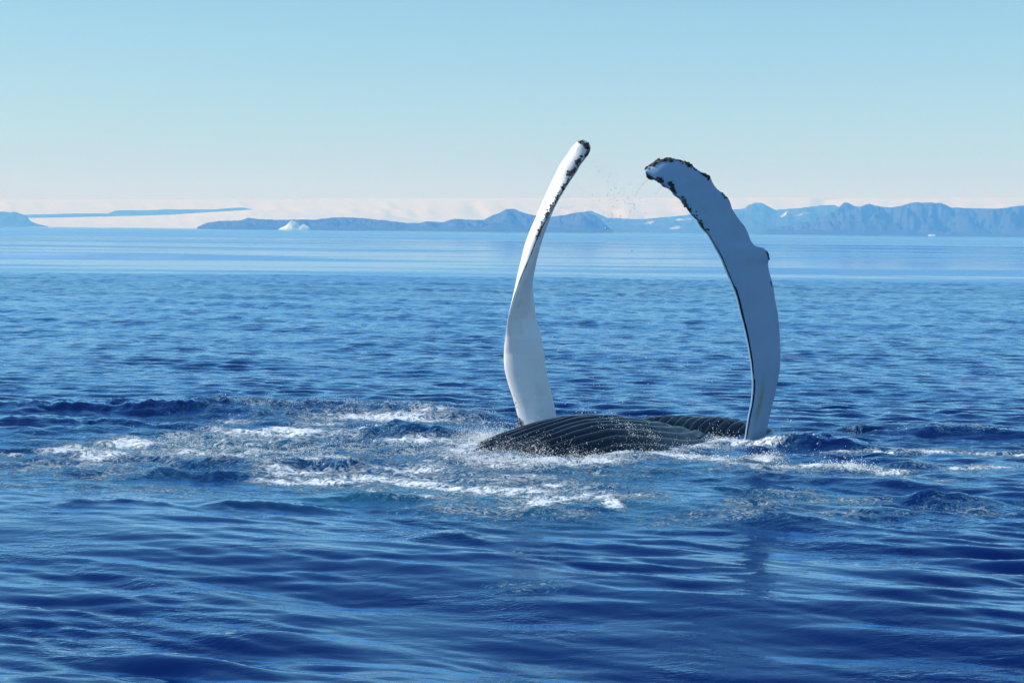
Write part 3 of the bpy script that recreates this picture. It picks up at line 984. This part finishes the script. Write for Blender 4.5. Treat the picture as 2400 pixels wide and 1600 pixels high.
# the finest barnacles, too many to pick apart
extra = line_pts([(1362, 331), (1380, 345), (1378, 366), (1350, 398), (1328, 430), (1308, 460), (1275, 515), (1256, 562)], 220, 2.2, 2.6, 0.004, 0.009, 24.6)
extra += line_pts([(1514, 397), (1526, 388), (1540, 379), (1575, 372), (1600, 378), (1620, 386), (1660, 414)], 150, 3.0, 2.4, 0.004, 0.010, 22.8)
extra += line_pts([(1517, 416), (1546, 427), (1575, 446), (1600, 475), (1640, 526), (1655, 540)], 110, 3.0, 2.6, 0.004, 0.010, 22.8)
vs, fs = [], []
for px, py, r_, d in small + extra:
    loc, nor = on_surface(px, py, d)
    q = nor.to_track_quat('Z', 'Y').to_matrix()
    b0 = len(vs)
    for rr, zz in ((1, 0), (0.6, 0.8)):
        for k in range(6):
            a = k * math.pi / 3
            vs.append(loc + q @ Vector((rr * r_ * math.cos(a), rr * r_ * math.sin(a), zz * r_ - 0.1 * r_)))
    for k in range(6):
        fs.append((b0 + k, b0 + (k + 1) % 6, b0 + 6 + (k + 1) % 6, b0 + 6 + k))
    fs.append(tuple(b0 + 6 + k for k in range(6)))
o = mesh_from('small_barnacles', np.array([tuple(v) for v in vs]), fs, MB_, smooth=False, parent=whale)
o['kind'] = 'stuff'

# ------------------------------------------------------------------ spray and drops
OCT = np.array([(1, 0, 0), (-1, 0, 0), (0, 1, 0), (0, -1, 0), (0, 0, 1), (0, 0, -1)], float)
OCF = np.array([(0, 2, 4), (2, 1, 4), (1, 3, 4), (3, 0, 4), (2, 0, 5), (1, 2, 5), (3, 1, 5), (0, 3, 5)])


def drops_mesh(name, C_, R_, mat, stretch=1.0, smooth=True):
    n_ = len(C_)
    sc = rng.uniform(0.7, 1.35, (n_, 1, 3)) * R_[:, None, None]
    sc[:, :, 2] *= stretch
    V = C_[:, None, :] + OCT[None] * sc
    F = (OCF[None] + 6 * np.arange(n_)[:, None, None]).reshape(-1, 3)
    return mesh_from(name, V.reshape(-1, 3), F, mat, smooth=smooth)


bvw = BVHTree.FromPolygons([Vector(v) for v in WV_], faces)


def surf_z(x, y_, wz):
    hit = bvw.ray_cast(Vector((x, y_, 6)), Vector((0, 0, -1)), 7)
    if hit[0] is not None and hit[0].z < 0.6:
        return max(wz, hit[0].z)
    return wz


# patches of leaping spray: px, py (foot on the water), rx px, ry px, count, max height m, size
SPRAY = [
    (1120, 1045, 40, 12, 1500, 0.13, 0.0045), (1175, 1022, 45, 6, 1300, 0.12, 0.0045), (1255, 1003, 45, 4, 800, 0.09, 0.005), (1180, 1070, 70, 10, 1300, 0.05, 0.0032),
    (1290, 1076, 80, 8, 1000, 0.04, 0.0032), (1130, 1086, 80, 8, 1300, 0.09, 0.005), (1270, 1096, 110, 5, 1400, 0.07, 0.005), (1420, 1082, 80, 5, 700, 0.06, 0.005),
    (1480, 1050, 60, 6, 250, 0.06, 0.005), (1560, 1056, 90, 7, 200, 0.04, 0.005), (1700, 1029, 36, 3, 600, 0.05, 0.006), (1650, 1045, 80, 8, 400, 0.04, 0.005),
    (1000, 1060, 120, 12, 900, 0.05, 0.0045), (840, 1052, 160, 14, 700, 0.05, 0.0045), (600, 1062, 170, 18, 1500, 0.06, 0.0045), (430, 1040, 120, 10, 600, 0.05, 0.005),
    (900, 962, 240, 8, 800, 0.03, 0.005), (640, 955, 160, 6, 350, 0.03, 0.005), (960, 1012, 90, 7, 700, 0.03, 0.005), (1100, 1000, 90, 12, 250, 0.05, 0.005),
    (1680, 1080, 60, 5, 500, 0.03, 0.005), (1790, 1074, 35, 4, 700, 0.045, 0.006), (2000, 1103, 55, 3, 700, 0.035, 0.006), (700, 1085, 90, 8, 500, 0.04, 0.005),
    (1250, 1150, 200, 18, 400, 0.02, 0.005), (200, 1060, 140, 10, 500, 0.03, 0.005), (1560, 1068, 80, 5, 450, 0.04, 0.005), (2250, 1016, 120, 4, 250, 0.02, 0.005),
    (1400, 1040, 110, 12, 100, 0.04, 0.0045), (2000, 1012, 14, 2, 90, 0.05, 0.005), (1860, 1100, 90, 6, 300, 0.025, 0.005), (2300, 1100, 80, 4, 300, 0.02, 0.005),
]
Call, Rall = [], []
for px, py, rx, ry, cnt, hm, sz in SPRAY:
    cx, cy = W(px, py)
    ax = rx * cy / FPX
    ay = ry * cy * cy / (CAMH * FPX)
    # clumped: drops gather in jets
    cnt = int(cnt * 1.7)
    sz *= 0.72
    nj = max(6, cnt // 22)
    jx = cx + rng.normal(0, 0.62, nj) * ax
    jy = cy + rng.normal(0, 0.62, nj) * ay
    jh = hm * rng.exponential(0.55, nj)
    pick = rng.integers(0, nj, cnt)
    x = jx[pick] + rng.normal(0, 0.05, cnt)
    y_ = jy[pick] + rng.normal(0, 0.09, cnt)
    wz = sea(x.copy(), y_.copy())[0]
    h = np.abs(rng.normal(0, 1, cnt)) * jh[pick]
    z = np.array([surf_z(a, c, w) for a, c, w in zip(x, y_, wz)]) + h - 0.003
    Call.append(np.stack([x, y_, z], 1))
    Rall.append(sz * rng.lognormal(0, 0.38, cnt))
Call = np.concatenate(Call)
Rall = np.concatenate(Rall)
o = drops_mesh('splash_spray', Call, Rall, MS, smooth=True)
tag(o, 'white spray thrown up round the whale and over the churned water', 'spray', kind='stuff')

# drops that fall from the flippers
pts = []


def air(px, py, sx, sy, cnt, r0, r1):
    for _ in range(cnt):
        a, c = random.gauss(px, sx), random.gauss(py, sy)
        pts.append((tuple(P(a, c, random.uniform(23.2, 24.4))), random.uniform(r0, r1)))


for k in range(60):
    t_ = random.random()
    air(1372 + 120 * t_ ** 0.8, 375 + 80 * t_ + 60 * t_ * t_, 8, 10, 1, 0.004, 0.009)
air(1430, 470, 50, 35, 70, 0.004, 0.009)
air(1420, 560, 60, 50, 80, 0.004, 0.010)
air(1340, 440, 14, 40, 40, 0.004, 0.008)
air(1330, 500, 22, 30, 30, 0.004, 0.008)
air(1480, 600, 60, 70, 60, 0.004, 0.010)
air(1500, 760, 110, 90, 80, 0.005, 0.011)
air(1400, 850, 120, 70, 60, 0.005, 0.011)
air(1240, 900, 30, 60, 50, 0.004, 0.009)
air(1765, 800, 10, 18, 8, 0.006, 0.011)
air(1495, 455, 5, 15, 14, 0.004, 0.008)
for a, c, r_ in ((1440, 523, 0.016), (1447, 523, 0.010), (1420, 536, 0.018), (1437, 541, 0.009), (1449, 543, 0.008), (1480, 587, 0.016), (1515, 838, 0.017), (1530, 845, 0.012), (1340, 724, 0.012), (1295, 791, 0.014), (1309, 821, 0.014),
                 (1425, 771, 0.010), (1739, 834, 0.012), (1707, 856, 0.011), (1711, 866, 0.011), (1396, 966, 0.018), (1770, 820, 0.013)):
    pts.append((tuple(P(a, c, 23.0)), r_))
for s0, s1, nn in (((1518, 421), (1504, 434), 16), ((1504, 434), (1492, 452), 10), ((1549, 438), (1535, 458), 14), ((1492, 452), (1488, 466), 8)):
    for k in range(nn):
        t_ = k / nn + random.uniform(-0.02, 0.02)
        pts.append((tuple(P(s0[0] + (s1[0] - s0[0]) * t_ + random.gauss(0, 0.5), s0[1] + (s1[1] - s0[1]) * t_, 22.8)), random.uniform(0.003, 0.006)))
C_ = np.array([p[0] for p in pts])
R_ = np.array([p[1] for p in pts]) * 0.85
bmi = bmesh.new()
bmesh.ops.create_icosphere(bmi, subdivisions=1, radius=1.0)
iv = np.array([v.co[:] for v in bmi.verts])
fi = np.array([[v.index for v in f_.verts] for f_ in bmi.faces])
bmi.free()
V = C_[:, None, :] + iv[None] * (R_[:, None, None] * rng.uniform(0.75, 1.3, (len(C_), 1, 3)))
F = (fi[None] + len(iv) * np.arange(len(C_))[:, None, None]).reshape(-1, 3)
o = mesh_from('water_drops', V.reshape(-1, 3), F, MD)
tag(o, 'falling water drops between the two raised white flippers', 'water drops', kind='stuff')

# ------------------------------------------------------------------ the air
HAZE = 3.4e-4
mh = bpy.data.materials.new('sea_haze')
mh.use_nodes = True
n = mh.node_tree
n.nodes.clear()
pv = n.nodes.new('ShaderNodeVolumePrincipled')
pv.inputs['Color'].default_value = (0.11, 0.38, 1.0, 1)
pv.inputs['Absorption Color'].default_value = (1, 1, 1, 1)
pv.inputs['Density'].default_value = HAZE
pv.inputs['Anisotropy'].default_value = 0.0
mo = n.nodes.new('ShaderNodeOutputMaterial')
n.links.new(pv.outputs[0], mo.inputs['Volume'])
x0, x1, y0, y1, z0, z1 = -8200, 8200, -500, 14700, -6, 330
vs = [(x, y_, z) for x in (x0, x1) for y_ in (y0, y1) for z in (z0, z1)]
fs = [(0, 1, 3, 2), (4, 6, 7, 5), (0, 4, 5, 1), (2, 3, 7, 6), (0, 2, 6, 4), (1, 5, 7, 3)]
hz = mesh_from('haze', vs, fs, mh, smooth=False)
tag(hz, 'thin blue sea haze that veils the distant coast', 'haze', kind='stuff')
